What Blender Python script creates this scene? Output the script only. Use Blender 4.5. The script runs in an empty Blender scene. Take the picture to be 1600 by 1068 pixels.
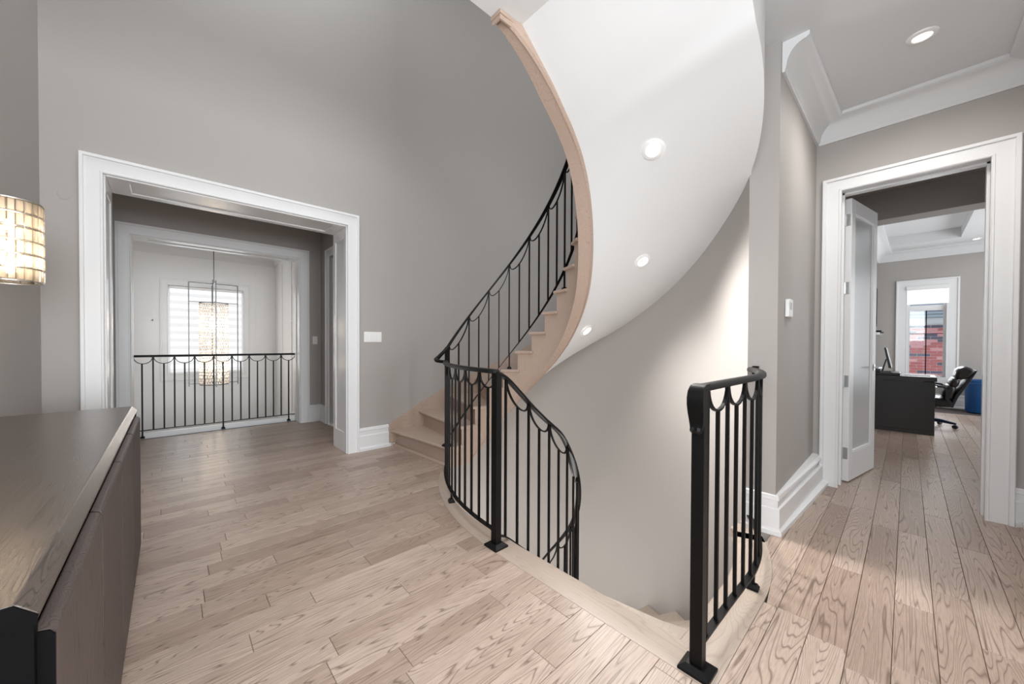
import bpy, bmesh, math, random
from mathutils import Vector, Matrix
random.seed(7)
PI = math.pi
C = bpy.context.scene.collection

# ------------------------------------------------------------------ camera
F_PX, PITCH, ROLL, YAW, CAM_H, PPX, PPY = 566.18, -.0115, .0027, .8797, 1.1851, 733.36, 543.2
fw = Vector((math.cos(YAW)*math.cos(PITCH), math.sin(YAW)*math.cos(PITCH), math.sin(PITCH)))
rt = fw.cross(Vector((0, 0, 1))).normalized()
up = rt.cross(fw)
rt, up = rt*math.cos(ROLL)+up*math.sin(ROLL), up*math.cos(ROLL)-rt*math.sin(ROLL)
cd = bpy.data.cameras.new('camera'); cam = bpy.data.objects.new('camera', cd); C.objects.link(cam)
M4 = Matrix((rt, up, -fw)).transposed().to_4x4(); M4.translation = (0, 0, CAM_H)
cam.matrix_world = M4
cd.sensor_width = 36; cd.lens = F_PX/1600*36
cd.shift_x = (800-PPX)/1600; cd.shift_y = (PPY-534)/1600
cd.clip_start = .05; cd.clip_end = 200
bpy.context.scene.camera = cam

# ------------------------------------------------------------------ world, daylight, exposure
world = bpy.data.worlds.new('World'); bpy.context.scene.world = world; world.use_nodes = True
bg = world.node_tree.nodes['Background']; bg.inputs[0].default_value = (.93, .96, 1, 1); bg.inputs[1].default_value = 1.0
vs = bpy.context.scene.view_settings
vs.view_transform = 'Standard'; vs.look = 'None'; vs.exposure = 0.17; vs.gamma = 1; vs.use_curve_mapping = False

def area(name, loc, rot, sx, sy, power, col=(.915, .965, 1)):
    l = bpy.data.lights.new(name, 'AREA'); l.shape = 'RECTANGLE'; l.size = sx; l.size_y = sy; l.energy = power; l.color = col
    o = bpy.data.objects.new(name, l); C.objects.link(o); o.location = loc; o.rotation_euler = rot
    return o
# daylight through the window behind the camera and the far windows, plus added fills
area('daylight_back_window', (.9, -6.98, 1.4), (PI/2, 0, 0), 3.0, 2.6, 440)
area('side_fill', (-.75, -.85, 2.0), (PI/2, 0, -PI/2), 1.9, 1.3, 90)  # added fill for the door wall and wall strip; no known window there
area('right_fill', (3.38, -3.2, 1.5), (PI/2, 0, PI/2), 2.6, 2.0, 140)  # invented source on the right, added to brighten the sideboard wall
area('overhead_fill', (.5, 2.6, 6.38), (0, 0, 0), 2.2, 1.8, 85)  # added overhead fill for the upper wall; the ceiling has no opening
bl = bpy.data.lights.new('well_fill', 'POINT'); bl.energy = 68; bl.shadow_soft_size = .25; bl.color = (1, .98, .95)  # added light inside the well to lift the curved wall; no fixture
blo = bpy.data.objects.new('well_fill', bl); C.objects.link(blo); blo.location = (2.1, 2.17, -1.6)
area('daylight_foyer_window', (.6, 8.86, 1.45), (-PI/2, 0, 0), 1.2, 1.7, 10)
area('daylight_office_window', (11.2, -.23, 1.3), (0, PI/2, 0), 1.4, .5, 10)
area('daylight_office_side', (8.8, -2.55, 1.5), (PI/2, 0, 0), 3.2, 2.0, 75)

# ------------------------------------------------------------------ materials
def new_mat(name):
    m = bpy.data.materials.new(name); m.use_nodes = True
    nt = m.node_tree; return m, nt, nt.nodes['Principled BSDF']
def plain(name, col, rough=.5, metal=0, spec=.5, bump=0, bscale=200, var=0):
    m, nt, b = new_mat(name)
    b.inputs['Base Color'].default_value = (*col, 1); b.inputs['Roughness'].default_value = rough
    b.inputs['Metallic'].default_value = metal; b.inputs['Specular IOR Level'].default_value = spec
    if bump or var:
        tc = nt.nodes.new('ShaderNodeTexCoord'); n = nt.nodes.new('ShaderNodeTexNoise')
        n.inputs['Scale'].default_value = bscale; n.inputs['Detail'].default_value = 3
        nt.links.new(tc.outputs['Object'], n.inputs['Vector'])
        if bump:
            bp = nt.nodes.new('ShaderNodeBump'); bp.inputs['Strength'].default_value = bump; bp.inputs['Distance'].default_value = .002
            nt.links.new(n.outputs['Fac'], bp.inputs['Height']); nt.links.new(bp.outputs['Normal'], b.inputs['Normal'])
        if var:
            n2 = nt.nodes.new('ShaderNodeTexNoise'); n2.inputs['Scale'].default_value = 1.3
            nt.links.new(tc.outputs['Object'], n2.inputs['Vector'])
            cr = nt.nodes.new('ShaderNodeValToRGB')
            cr.color_ramp.elements[0].color = (*[c*(1-var) for c in col], 1); cr.color_ramp.elements[1].color = (*[min(1, c*(1+var)) for c in col], 1)
            cr.color_ramp.elements[0].position = .3; cr.color_ramp.elements[1].position = .7
            nt.links.new(n2.outputs['Fac'], cr.inputs['Fac']); nt.links.new(cr.outputs['Color'], b.inputs['Base Color'])
    return m
def emit(name, col, s, base=1.0):
    m, nt, b = new_mat(name)
    b.inputs['Base Color'].default_value = (*[c*base for c in col], 1); b.inputs['Emission Color'].default_value = (*col, 1)
    b.inputs['Emission Strength'].default_value = s; b.inputs['Roughness'].default_value = .6
    return m
def wood(name, light, dark, grain, axis='X', rough=.4, spec=.5, tone=.35, gs=1.0, gmix=.55, coat=0, wave=38.0):
    """oak: per-object tone, fine pores along the axis and broad cathedral figure"""
    m, nt, b = new_mat(name); L = nt.links.new; N = nt.nodes.new
    tc = N('ShaderNodeTexCoord'); oi = N('ShaderNodeObjectInfo')
    off = N('ShaderNodeVectorMath'); off.operation = 'MULTIPLY_ADD'
    cmb = N('ShaderNodeCombineXYZ')
    for k, mul in enumerate((37.0, 91.0, 53.0)):
        mm = N('ShaderNodeMath'); mm.operation = 'MULTIPLY'; mm.inputs[1].default_value = mul; L(oi.outputs['Random'], mm.inputs[0]); L(mm.outputs[0], cmb.inputs[k])
    L(cmb.outputs[0], off.inputs[0]); off.inputs[1].default_value = (1, 1, 1); L(tc.outputs['Object'], off.inputs[2])
    st = {'X': (.7, 11, 11), 'Y': (11, .7, 11), 'Z': (11, 11, .7)}[axis]
    mp = N('ShaderNodeMapping'); mp.inputs['Scale'].default_value = tuple(v*gs for v in st); L(off.outputs[0], mp.inputs['Vector'])
    mp2 = N('ShaderNodeMapping'); mp2.inputs['Scale'].default_value = tuple((6 if v < 1 else 30)*gs*v/ (1 if v < 1 else 4) for v in st); L(off.outputs[0], mp2.inputs['Vector'])
    # cathedral figure: contour lines of a stretched smooth noise
    n1 = N('ShaderNodeTexNoise'); n1.inputs['Scale'].default_value = .75; n1.inputs['Detail'].default_value = 2.2; n1.inputs['Roughness'].default_value = .42; n1.inputs['Distortion'].default_value = .3
    L(mp.outputs[0], n1.inputs['Vector'])
    mu = N('ShaderNodeMath'); mu.operation = 'MULTIPLY'; mu.inputs[1].default_value = wave; L(n1.outputs['Fac'], mu.inputs[0])
    fr = N('ShaderNodeMath'); fr.operation = 'FRACT'; L(mu.outputs[0], fr.inputs[0])
    r1 = N('ShaderNodeValToRGB'); e = r1.color_ramp.elements
    e[0].position = 0; e[0].color = (1, 1, 1, 1); e[1].position = .19; e[1].color = (.08, .08, .08, 1)
    e2 = r1.color_ramp.elements.new(.85); e2.color = (0, 0, 0, 1); e3 = r1.color_ramp.elements.new(1.0); e3.color = (.75, .75, .75, 1)
    L(fr.outputs[0], r1.inputs['Fac'])
    n2 = N('ShaderNodeTexNoise'); n2.inputs['Scale'].default_value = 3.0; n2.inputs['Detail'].default_value = 4; L(mp2.outputs[0], n2.inputs['Vector'])
    r2 = N('ShaderNodeValToRGB'); r2.color_ramp.elements[0].position = .42; r2.color_ramp.elements[1].position = .72; L(n2.outputs['Fac'], r2.inputs['Fac'])
    n3 = N('ShaderNodeTexNoise'); n3.inputs['Scale'].default_value = 1.6; n3.inputs['Detail'].default_value = 2; L(off.outputs[0], n3.inputs['Vector'])
    base = N('ShaderNodeMix'); base.data_type = 'RGBA'; base.inputs['A'].default_value = (*light, 1); base.inputs['B'].default_value = (*dark, 1)
    tn = N('ShaderNodeMath'); tn.operation = 'MULTIPLY_ADD'; tn.inputs[1].default_value = tone; L(oi.outputs['Random'], tn.inputs[0])
    t2 = N('ShaderNodeMath'); t2.operation = 'MULTIPLY_ADD'; t2.inputs[1].default_value = .7; t2.inputs[2].default_value = -.2; L(n3.outputs['Fac'], t2.inputs[0]); L(t2.outputs[0], tn.inputs[2])
    L(tn.outputs[0], base.inputs['Factor'])
    ad = N('ShaderNodeMath'); ad.operation = 'MAXIMUM'; L(r1.outputs['Color'], ad.inputs[0])
    s2 = N('ShaderNodeMath'); s2.operation = 'MULTIPLY'; s2.inputs[1].default_value = .45; L(r2.outputs['Color'], s2.inputs[0]); L(s2.outputs[0], ad.inputs[1])
    gm = N('ShaderNodeMath'); gm.operation = 'MULTIPLY'; gm.inputs[1].default_value = gmix; L(ad.outputs[0], gm.inputs[0])
    mx = N('ShaderNodeMix'); mx.data_type = 'RGBA'; L(gm.outputs[0], mx.inputs['Factor']); L(base.outputs['Result'], mx.inputs['A']); mx.inputs['B'].default_value = (*grain, 1)
    L(mx.outputs['Result'], b.inputs['Base Color'])
    bp = N('ShaderNodeBump'); bp.inputs['Strength'].default_value = .12; bp.inputs['Distance'].default_value = .001; bp.invert = True
    L(ad.outputs[0], bp.inputs['Height']); L(bp.outputs['Normal'], b.inputs['Normal'])
    b.inputs['Roughness'].default_value = rough; b.inputs['Specular IOR Level'].default_value = spec
    if coat: b.inputs['Coat Weight'].default_value = coat; b.inputs['Coat Roughness'].default_value = .25
    return m
M = {}
M['wall'] = plain('greige_wall_paint', (.415, .389, .369), .62, spec=.35, bump=.03, bscale=350)
M['white'] = plain('white_trim_paint', (.80, .80, .805), .32, spec=.5)
M['ceil'] = plain('white_ceiling_paint', (.725, .73, .735), .7, spec=.2)
M['iron'] = plain('black_wrought_iron', (.0022, .0021, .0022), .42, spec=.22, bump=.25, bscale=60)
M['floor'] = wood('oak_floor_planks', (.54, .424, .350), (.345, .248, .193), (.115, .074, .053), 'X', .36, .5, .8, 1.0, .86)
M['nosing'] = wood('oak_floor_border', (.47, .385, .32), (.37, .295, .24), (.25, .19, .15), 'Y', .42, .4, .3, 1.0, .42)
M['nosingx'] = wood('oak_floor_border_x', (.47, .385, .32), (.37, .295, .24), (.25, .19, .15), 'X', .42, .4, .3, 1.0, .42)
M['stair'] = wood('oak_stair', (.50, .385, .315), (.385, .280, .22), (.26, .175, .13), 'X', .45, .4, .35, .7, .38)
M['stairdn'] = wood('oak_stair_lower', (.52, .44, .37), (.42, .35, .29), (.26, .2, .16), 'X', .45, .4, .35, .7, .3)
M['darktop'] = wood('dark_stained_oak_top', (.105, .080, .064), (.072, .055, .045), (.022, .016, .013), 'Y', .25, .8, .3, 2.0, .75, wave=34)
M['darkdoor'] = wood('dark_stained_oak_front', (.115, .088, .080), (.070, .053, .049), (.016, .012, .011), 'Z', .5, .3, .5, 1.6, .85, wave=30)
M['black'] = plain('black_lacquer', (.003, .003, .0034), .6, spec=.06)
M['steel'] = plain('satin_nickel', (.62, .62, .62), .3, metal=1)
M['chrome'] = plain('thin_chrome_rod', (.10, .10, .10), .35, metal=1)
M['plate'] = plain('white_plastic_plate', (.85, .85, .84), .35)
M['groove'] = plain('dark_joint', (.06, .045, .038), .8)
M['desk'] = plain('black_oak_desk', (.016, .013, .012), .38, bump=.1, bscale=80)
M['leather'] = plain('black_leather', (.018, .014, .012), .34, bump=.3, bscale=120)
M['plastic'] = plain('dark_plastic', (.02, .022, .028), .4)
M['navy'] = plain('navy_chair_base', (.012, .022, .06), .35)
M['blue'] = plain('blue_bin_plastic', (.012, .085, .26), .4)
M['paper'] = plain('white_paper', (.8, .8, .8), .6)
M['brickred'] = plain('red_brick', (.62, .20, .20), .85, var=.25)
M['brickpale'] = plain('pale_brick', (.78, .38, .40), .85)
M['brickdark'] = plain('charcoal_brick', (.16, .15, .20), .85)
M['mortar'] = plain('pale_mortar', (.95, .93, .93), .9)
M['shingle'] = plain('grey_roof_shingle', (.30, .36, .42), .8)
M['eave'] = plain('white_aluminium_eave', (.62, .64, .66), .5)
M['pot'] = emit('downlight_lens', (1, .97, .92), 6.0)
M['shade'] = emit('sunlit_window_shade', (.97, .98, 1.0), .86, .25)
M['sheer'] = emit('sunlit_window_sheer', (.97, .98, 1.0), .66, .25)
M['bulb'] = emit('warm_bulb', (1, .82, .58), 9.0)
def crystal_mat(name, tint, glow, ior=1.6):
    m, nt, b = new_mat(name); L = nt.links.new; N = nt.nodes.new
    out = nt.nodes['Material Output']; nt.nodes.remove(b)
    tr = N('ShaderNodeBsdfTransparent'); tr.inputs[0].default_value = (*tint, 1)
    gl = N('ShaderNodeBsdfGlossy'); gl.inputs['Roughness'].default_value = .08
    tl = N('ShaderNodeBsdfTranslucent'); tl.inputs[0].default_value = (1, .93, .84, 1)
    m1 = N('ShaderNodeMixShader'); m1.inputs[0].default_value = glow; L(tr.outputs[0], m1.inputs[1]); L(tl.outputs[0], m1.inputs[2])
    fr = N('ShaderNodeFresnel'); fr.inputs[0].default_value = ior
    m2 = N('ShaderNodeMixShader'); L(fr.outputs[0], m2.inputs[0]); L(m1.outputs[0], m2.inputs[1]); L(gl.outputs[0], m2.inputs[2])
    L(m2.outputs[0], out.inputs['Surface']); return m
M['crystal2'] = crystal_mat('chandelier_crystal', (.97, .93, .91), .5, 1.3)
M['crystal'] = crystal_mat('cut_crystal', (.97, .95, .93), .30)
def glass_mat():
    m, nt, b = new_mat('window_glass'); L = nt.links.new; N = nt.nodes.new
    out = nt.nodes['Material Output']; nt.nodes.remove(b)
    tr = N('ShaderNodeBsdfTransparent'); tr.inputs[0].default_value = (.96, .98, .99, 1)
    gl = N('ShaderNodeBsdfGlossy'); gl.inputs['Roughness'].default_value = .02
    fr = N('ShaderNodeFresnel'); fr.inputs[0].default_value = 1.45
    m2 = N('ShaderNodeMixShader'); L(fr.outputs[0], m2.inputs[0]); L(tr.outputs[0], m2.inputs[1]); L(gl.outputs[0], m2.inputs[2])
    L(m2.outputs[0], out.inputs['Surface']); return m
M['glass'] = glass_mat()
M['frost'] = plain('frosted_door_glass', (.46, .47, .48), .28, spec=.5)

# ------------------------------------------------------------------ mesh helpers
class MB:
    """collects shapes into ONE mesh"""
    def __init__(s): s.v = []; s.f = []
    def add(s, vs, fs):
        o = len(s.v); s.v += [tuple(v) for v in vs]; s.f += [tuple(i+o for i in f) for f in fs]; return s
    def box(s, x0, y0, z0, x1, y1, z1):
        x0, x1 = min(x0, x1), max(x0, x1); y0, y1 = min(y0, y1), max(y0, y1); z0, z1 = min(z0, z1), max(z0, z1)
        return s.add([(x0, y0, z0), (x1, y0, z0), (x1, y1, z0), (x0, y1, z0), (x0, y0, z1), (x1, y0, z1), (x1, y1, z1), (x0, y1, z1)],
                     [(0, 3, 2, 1), (4, 5, 6, 7), (0, 1, 5, 4), (1, 2, 6, 5), (2, 3, 7, 6), (3, 0, 4, 7)])
    def prism(s, poly, z0, z1):
        n = len(poly)
        return s.add([(x, y, z0) for x, y in poly]+[(x, y, z1) for x, y in poly],
                     [tuple(range(n-1, -1, -1)), tuple(range(n, 2*n))]+[(i, (i+1) % n, n+(i+1) % n, n+i) for i in range(n)])
    def rings(s, rs, closed=True, caps=True, loop=False):
        n = len(rs[0]); vs = [p for r in rs for p in r]; fs = []
        m = len(rs)
        for k in range(m if loop else m-1):
            a, b = k*n, ((k+1) % m)*n
            for i in range(n if closed else n-1):
                j = (i+1) % n; fs.append((a+i, a+j, b+j, b+i))
        if caps and closed and not loop: fs += [tuple(range(n-1, -1, -1)), tuple(range((m-1)*n, m*n))]
        return s.add(vs, fs)
    def lathe(s, prof, cx, cy, cz, seg=24, a0=0, a1=2*PI):
        full = abs(a1-a0-2*PI) < 1e-6
        rs = []
        for k in range(seg if full else seg+1):
            a = a0+(a1-a0)*k/seg
            rs.append([(cx+r*math.cos(a), cy+r*math.sin(a), cz+z) for r, z in prof])
        return s.rings(rs, closed=False, caps=False, loop=full)
    def build(s, name, mat, parent=None, smooth=False, bevel=0):
        me = bpy.data.meshes.new(name); me.from_pydata([tuple(v) for v in s.v], [], s.f); me.update()
        bm = bmesh.new(); bm.from_mesh(me); bmesh.ops.recalc_face_normals(bm, faces=bm.faces); bm.to_mesh(me); bm.free()
        me.materials.append(M[mat] if isinstance(mat, str) else mat)
        if smooth:
            for p in me.polygons: p.use_smooth = True
        o = bpy.data.objects.new(name, me); C.objects.link(o); o.parent = parent
        if bevel:
            b = o.modifiers.new('bevel', 'BEVEL'); b.width = bevel; b.segments = 2; b.limit_method = 'ANGLE'
        if smooth == 'auto' or smooth is True: me.set_sharp_from_angle(angle=math.radians(40))
        return o
def vec(p): return Vector(p)
def sweep(path, prof, closed_prof=True, caps=True, side=None, mb=None):
    """vertical-section sweep: u along the horizontal normal (left of travel), v along Z"""
    mb = mb or MB(); rs = []
    n = len(path)
    for i, p in enumerate(path):
        a = path[max(0, i-1)]; b = path[min(n-1, i+1)]
        t = Vector((b[0]-a[0], b[1]-a[1], 0)); t = t.normalized() if t.length > 1e-9 else Vector((1, 0, 0))
        nn = Vector((-t.y, t.x, 0))
        if 0 < i < n-1:   # mitre
            t1 = Vector((p[0]-a[0], p[1]-a[1], 0)).normalized(); c = max(.3, t1.dot(t)); nn = nn/c
        rs.append([(p[0]+nn.x*u, p[1]+nn.y*u, p[2]+v) for u, v in prof])
    return mb.rings(rs, closed_prof, caps)
def strip(path, nrm, w, t, mb=None):
    """rectangular bar along a path lying in the plane with normal nrm: w along nrm, t across"""
    mb = mb or MB(); rs = []; n = len(path); nrm = Vector(nrm).normalized()
    for i, p in enumerate(path):
        a = Vector(path[max(0, i-1)]); b = Vector(path[min(n-1, i+1)]); T = (b-a).normalized(); B = T.cross(nrm).normalized(); p = Vector(p)
        rs.append([p+nrm*w/2+B*t/2, p-nrm*w/2+B*t/2, p-nrm*w/2-B*t/2, p+nrm*w/2-B*t/2])
    return mb.rings(rs)
def empty(name, loc=(0, 0, 0), rz=0):
    o = bpy.data.objects.new(name, None); C.objects.link(o); o.location = loc; o.rotation_euler = (0, 0, rz); o.empty_display_size = .1; return o
def tag(o, label=None, cat=None, group=None, kind=None):
    if label: o['label'] = label
    if cat: o['category'] = cat
    if group: o['group'] = group
    if kind: o['kind'] = kind
    return o
def struct(o, label=None): o['kind'] = 'structure'; (label and o.__setitem__('label', label)); return o
_u = MB().box(-.5, -.5, 0, .5, .5, 1)
unit_bar = {}
def bar(name, p, z1, w, mat, parent, rz=0):
    """vertical square bar, shared unit mesh"""
    if mat not in unit_bar:
        o = MB().box(-.5, -.5, 0, .5, .5, 1).build(name, mat); unit_bar[mat] = o.data; bpy.data.objects.remove(o)
    o = bpy.data.objects.new(name, unit_bar[mat]); C.objects.link(o); o.parent = parent
    o.location = p; o.scale = (w, w, z1-p[2]); o.rotation_euler = (0, 0, rz); return o

# ------------------------------------------------------------------ key dimensions (metres)
YL, YH, XD, YR = 3.825, 5.745, 4.268, .512      # left wall, hall wall, door wall, hall side wall
XW = -.686                                       # sideboard wall
ZC, ZTOP = 3.05, 6.4                             # main floor ceiling, top of the open well
RISE = .1859; ZUP = RISE*18
CX, CY, RI = 2.106, 2.172, .642                   # stair axis
OX, OY, RO = 2.106, 2.145, 1.68                  # curved wall axis and radius
DK = .011                                        # metres per degree on the straight top run
def lerp_tab(tab, s):
    if s >= tab[0][0]: return tab[0][1]
    for (a, za), (b, zb) in zip(tab, tab[1:]):
        if s >= b: return za+(zb-za)*(a-s)/(a-b)
    return tab[-1][1]
def pin(s, r):
    if s >= -90: t = math.radians(s); return CX+r*math.cos(t), CY+r*math.sin(t)
    return CX-(-90-s)*DK, CY-r
def pout(s, inset=0):
    if s >= -90:
        t = math.radians(s); dx, dy = math.cos(t), math.sin(t); b = dy*(CY-OY); c = (CY-OY)**2-(RO-inset)**2
        k = -b+math.sqrt(b*b-c); return CX+dx*k, CY+dy*k
    return CX-(-90-s)*DK, OY-RO+inset

# ================================================================== FLOOR
W = .1117; Y00 = .0253
def nos_x(y):      # outer edge of the oak border along the stair well
    if y < 1.45: return 1.42
    return 3.32-math.sqrt(max(0, 1.9**2-(y-1.45)**2))
def step_x(y): return 2.06-(y-2.75)*.083
def arc_x(y, r=1.75): return 2.106+math.sqrt(max(0, r*r-(2.16-y)**2))
floor = struct(MB().box(XW, -7.05, -.06, 1.40, YL+.02, -.014).box(XW, YL, -.06, 1.80, YH+.3, -.014).box(-.9, YL+.4, -.06, XW, YH+.3, -.014)
               .box(1.40, -7.05, -.06, XD+.25, .42, -.014).box(2.92, .42, -.06, XD+.25, .52, -.014).box(XD+.2, -2.6, -.06, 11.4, 1.9, -.014).build('floor', 'groove'),
               'wide oak plank floor of hall and office')
joint_seed = {17: .104, 14: .243, 15: .51, 20: .15, 11: .443, 22: .223, 16: .827, 13: .87, 10: 1.16, 2: 2.111, -1: 2.587, -3: 2.441, 0: 1.912, 27: .201, 30: .394, 25: .394, 26: .682}
rng = random.Random(3)
def prj(x, y, z):
    d = Vector((x, y, z-CAM_H)); w = d.dot(fw)
    if w < .05: return None
    return PPX+F_PX*d.dot(rt)/w, PPY-F_PX*d.dot(up)/w
planks = []     # (screen area, polygon)
def add_plank(y0, y1, x0, x1, lo=None, hi=None):
    ys = [y0, y1] if not (lo or hi) else [y0+(y1-y0)*k/6 for k in range(7)]
    L_, R_ = [], []
    for y in ys:
        a = max(x0, lo(y)) if lo else x0; b = min(x1, hi(y)) if hi else x1
        if b-a > .004: L_.append((a, y)); R_.append((b, y))
    if len(L_) < 2: return
    poly = L_[::-1]+R_ if False else R_+L_[::-1]
    pp = [prj(x, y, 0) for x, y in poly]
    A = 0
    if all(pp):
        cl = [(min(1620, max(-20, a)), min(1088, max(-20, b))) for a, b in pp]
        A = abs(sum(cl[i][0]*cl[(i+1) % len(cl)][1]-cl[(i+1) % len(cl)][0]*cl[i][1] for i in range(len(cl))))/2
    planks.append((A, poly))
def lay_row(k, xa, xb, lo=None, hi=None, ya=None, yb=None):
    y0, y1 = Y00+k*W, Y00+(k+1)*W
    if ya is not None: y0 = max(y0, ya)
    if yb is not None: y1 = min(y1, yb)
    if y1-y0 < .004: return
    g = .0007; js = []
    s = joint_seed.get(k)
    if s is None or not xa < s < xb: s = xa+rng.uniform(.15, 1.2)
    x = s
    while x > xa+.12: js.append(x); x -= rng.uniform(.45, 1.35)
    x = s+rng.uniform(.5, 1.35)
    while x < xb-.12: js.append(x); x += rng.uniform(.5, 1.35)
    js = [xa]+sorted(js)+[xb]
    for a, b in zip(js, js[1:]): add_plank(y0+g, y1-g, a+g, b-g, lo, hi)
k0 = math.floor((-7.0-Y00)/W)
for k in range(k0, 60):
    y0, y1 = Y00+k*W, Y00+(k+1)*W
    if y1 > YH+.30: break
    if y0 < .40:
        if k == 3:   # row ripped by the border, wrapped around the curved end
            lay_row(k, XW, 1.419); lay_row(k, 1.42, 2.106, yb=.41); add_plank(y0+.0007, y1-.0007, 2.107, 3.07, lo=lambda y: 2.107 if y <= .41 else arc_x(y))
            lay_row(k, 3.0714, 6.9)
        else: lay_row(k, XW, 3.4 if y0 < -.62 else 10.4)
    elif y0 < YL+.02:
        if y0 < .52: lay_row(k, 2.5, XD, lo=lambda y: arc_x(y), yb=.53)
        yy = min(y1, YL+.02)
        if y1 <= 2.72: lay_row(k, XW, 2.2, hi=nos_x)
        else: lay_row(k, XW, 2.2, hi=lambda y: nos_x(y) if y < 2.74 else step_x(y))
    else:
        lay_row(k, -.9, 1.79)
for k in range(math.floor((-2.5-Y00)/W), math.floor((-.62-Y00)/W)+1): lay_row(k, XD+.3, 10.4)
for k in range(3, 16): lay_row(k, XD+.25, 10.4)
planks.sort(key=lambda t: -t[0])
def plank_geo(mb, poly):
    n = len(poly); cx = sum(p[0] for p in poly)/n; cy = sum(p[1] for p in poly)/n
    ins = []
    for x, y in poly:
        ins.append((x+(.0012 if x < cx else -.0012), y+(.0012 if y < cy else -.0012)))
    mb.add([(x, y, -.012) for x, y in poly]+[(x, y, -.0015) for x, y in poly]+[(x, y, 0) for x, y in ins],
           [(i, (i+1) % n, n+(i+1) % n, n+i) for i in range(n)]+[(n+i, n+(i+1) % n, 2*n+(i+1) % n, 2*n+i) for i in range(n)]+[tuple(range(2*n, 3*n))])
for A, poly in planks[:300]:
    mb = MB(); plank_geo(mb, poly); mb.build('plank', 'floor', floor)
mb = MB()
for A, poly in planks[300:]: plank_geo(mb, poly)
tag(mb.build('plank_field', 'floor', floor), kind='stuff')

# oak border (landing nosing) around the stair well
bd = MB(); ws = .165
left_edge = [(nos_x(1.4+(2.74-1.4)*k/16), 1.4+(2.74-1.4)*k/16) for k in range(17)]
inn = []
for i, (x, y) in enumerate(left_edge):
    t = (0, 1) if i == 0 else (left_edge[i][0]-left_edge[i-1][0], left_edge[i][1]-left_edge[i-1][1]); l = math.hypot(*t)
    wd = ws if y < 1.6 else max(.10, ws-.13*(y-1.6))
    inn.append((x+t[1]/l*wd, y-t[0]/l*wd))
nose_prof = lambda: None
def border(name, outer, inner, mat):
    mb = MB(); rs = []
    for (x, y), (a, b) in zip(outer, inner):
        dx, dy = a-x, b-y; l = math.hypot(dx, dy); ux, uy = dx/l, dy/l
        rs.append([(x, y, -.01), (x, y, .001), (a-ux*.014, b-uy*.014, .001), (a-ux*.004, b-uy*.004, -.004), (a, b, -.013), (a-ux*.004, b-uy*.004, -.024), (a-ux*.02, b-uy*.02, -.03), (a-ux*.02, b-uy*.02, -.05)])
    mb.rings(rs); return mb.build(name, mat, floor, smooth=True)
border('floor_border', left_edge, inn, 'nosing')
border('floor_border', [(1.42, .41), (1.42, .95), (1.42, 1.4)], [(1.42+ws, .41+ws), (1.42+ws, .95), (1.42+ws, 1.4)], 'nosing')
outer = [(1.42, .41), (1.75, .41), (2.106, .41)]+[(2.106+1.75*math.sin(a), 2.16-1.75*math.cos(a)) for a in [k*.0465 for k in range(1, 10)]]
inner = [(1.42+ws, .41+ws), (1.75, .41+ws), (2.106, .41+ws)]+[(2.106+(1.75-ws)*math.sin(a), 2.16-(1.75-ws)*math.cos(a)) for a in [k*.0465 for k in range(1, 10)]]
border('floor_border', outer, inner, 'nosingx')
border('floor_border', [(x, y) for x, y in outer[-2:]]+[(2.90, .60), (2.9, .70)], [inner[-2], inner[-1], (2.80, .70), (2.80, .72)], 'nosingx')

# ================================================================== WALLS
XB, XA, CW = 1.592, -.499, .125                 # cased opening, outer casing edges
OXa, OXb, OZ = XA+CW, XB-CW, 2.44
w = MB().box(XW-.15, YL, -.06, OXa-.02, YL+.40, ZTOP).box(OXb+.02, YL, -3.2, 2.106, YL+.40, ZTOP).box(OXa-.02, YL, OZ+.02, OXb+.02, YL+.40, ZTOP)
struct(w.build('wall_left', 'wall'), 'greige two-storey wall with a wide cased opening')
# curved wall
mb = MB(); rs = []
th_end = math.degrees(math.atan2(-math.sqrt(RO**2-(2.893-OX)**2), 2.893-OX))
for k in range(49):
    t = math.radians(90+(th_end-90)*k/48)
    rs.append([(OX+r*math.cos(t), OY+r*math.sin(t), z) for r, z in ((RO, -3.2), (RO, ZTOP), (RO+.05, ZTOP), (RO+.05, -3.2))])
mb.rings(rs)
struct(mb.build('wall_curved', 'wall', smooth=True), 'curved greige wall wrapping the stairwell')
ys = OY-math.sqrt(RO**2-(2.893-OX)**2)
hall_arc = [(OX+(RO+.03)*math.cos(math.radians(a)), OY+(RO+.03)*math.sin(math.radians(a))) for a in range(-20, int(th_end), -3)]
struct(MB().prism([(2.893, YR), (XD+.2, YR), (XD+.2, 1.5)]+hall_arc+[(2.893, ys)], -.06, ZTOP).build('wall_hall', 'wall'), 'greige hall wall ending in a corner by the stairwell')
# door wall
DY0, DY1 = -.35, .36                             # door opening in Y
struct(MB().box(XD, DY1+.02, -.06, XD+.2, YR+.02, ZC+.05).box(XD, -.62, -.06, XD+.2, DY0-.02, ZC+.05).box(XD, DY0-.02, 2.47, XD+.2, DY1+.02, ZC+.05).build('wall_door', 'wall'), 'greige end wall with an office doorway')
struct(MB().box(1.6, -.62, -.06, XD, -.52, ZC+.05).build('wall_hall_right', 'wall'))  # unseen; run lengthened toward the camera to shade the hall floor
struct(MB().box(XW-.15, 0.2, -.06, XW, YL, ZTOP).box(XW-.15, -7.2, -.06, XW, -2.6, ZTOP).box(XW-.15, -2.6, 2.7, XW, .2, ZTOP).box(XW-.15, -2.6, -.06, XW, .2, .3).build('wall_sideboard', 'wall'), 'greige side wall behind the sideboard')
struct(MB().box(XW-.15, -7.2, -.06, -.62, -7.0, ZTOP).box(2.42, -7.2, -.06, 3.55, -7.0, ZTOP).box(-.62, -7.2, 2.72, 2.42, -7.0, ZTOP).build('wall_back', 'wall'))
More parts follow.
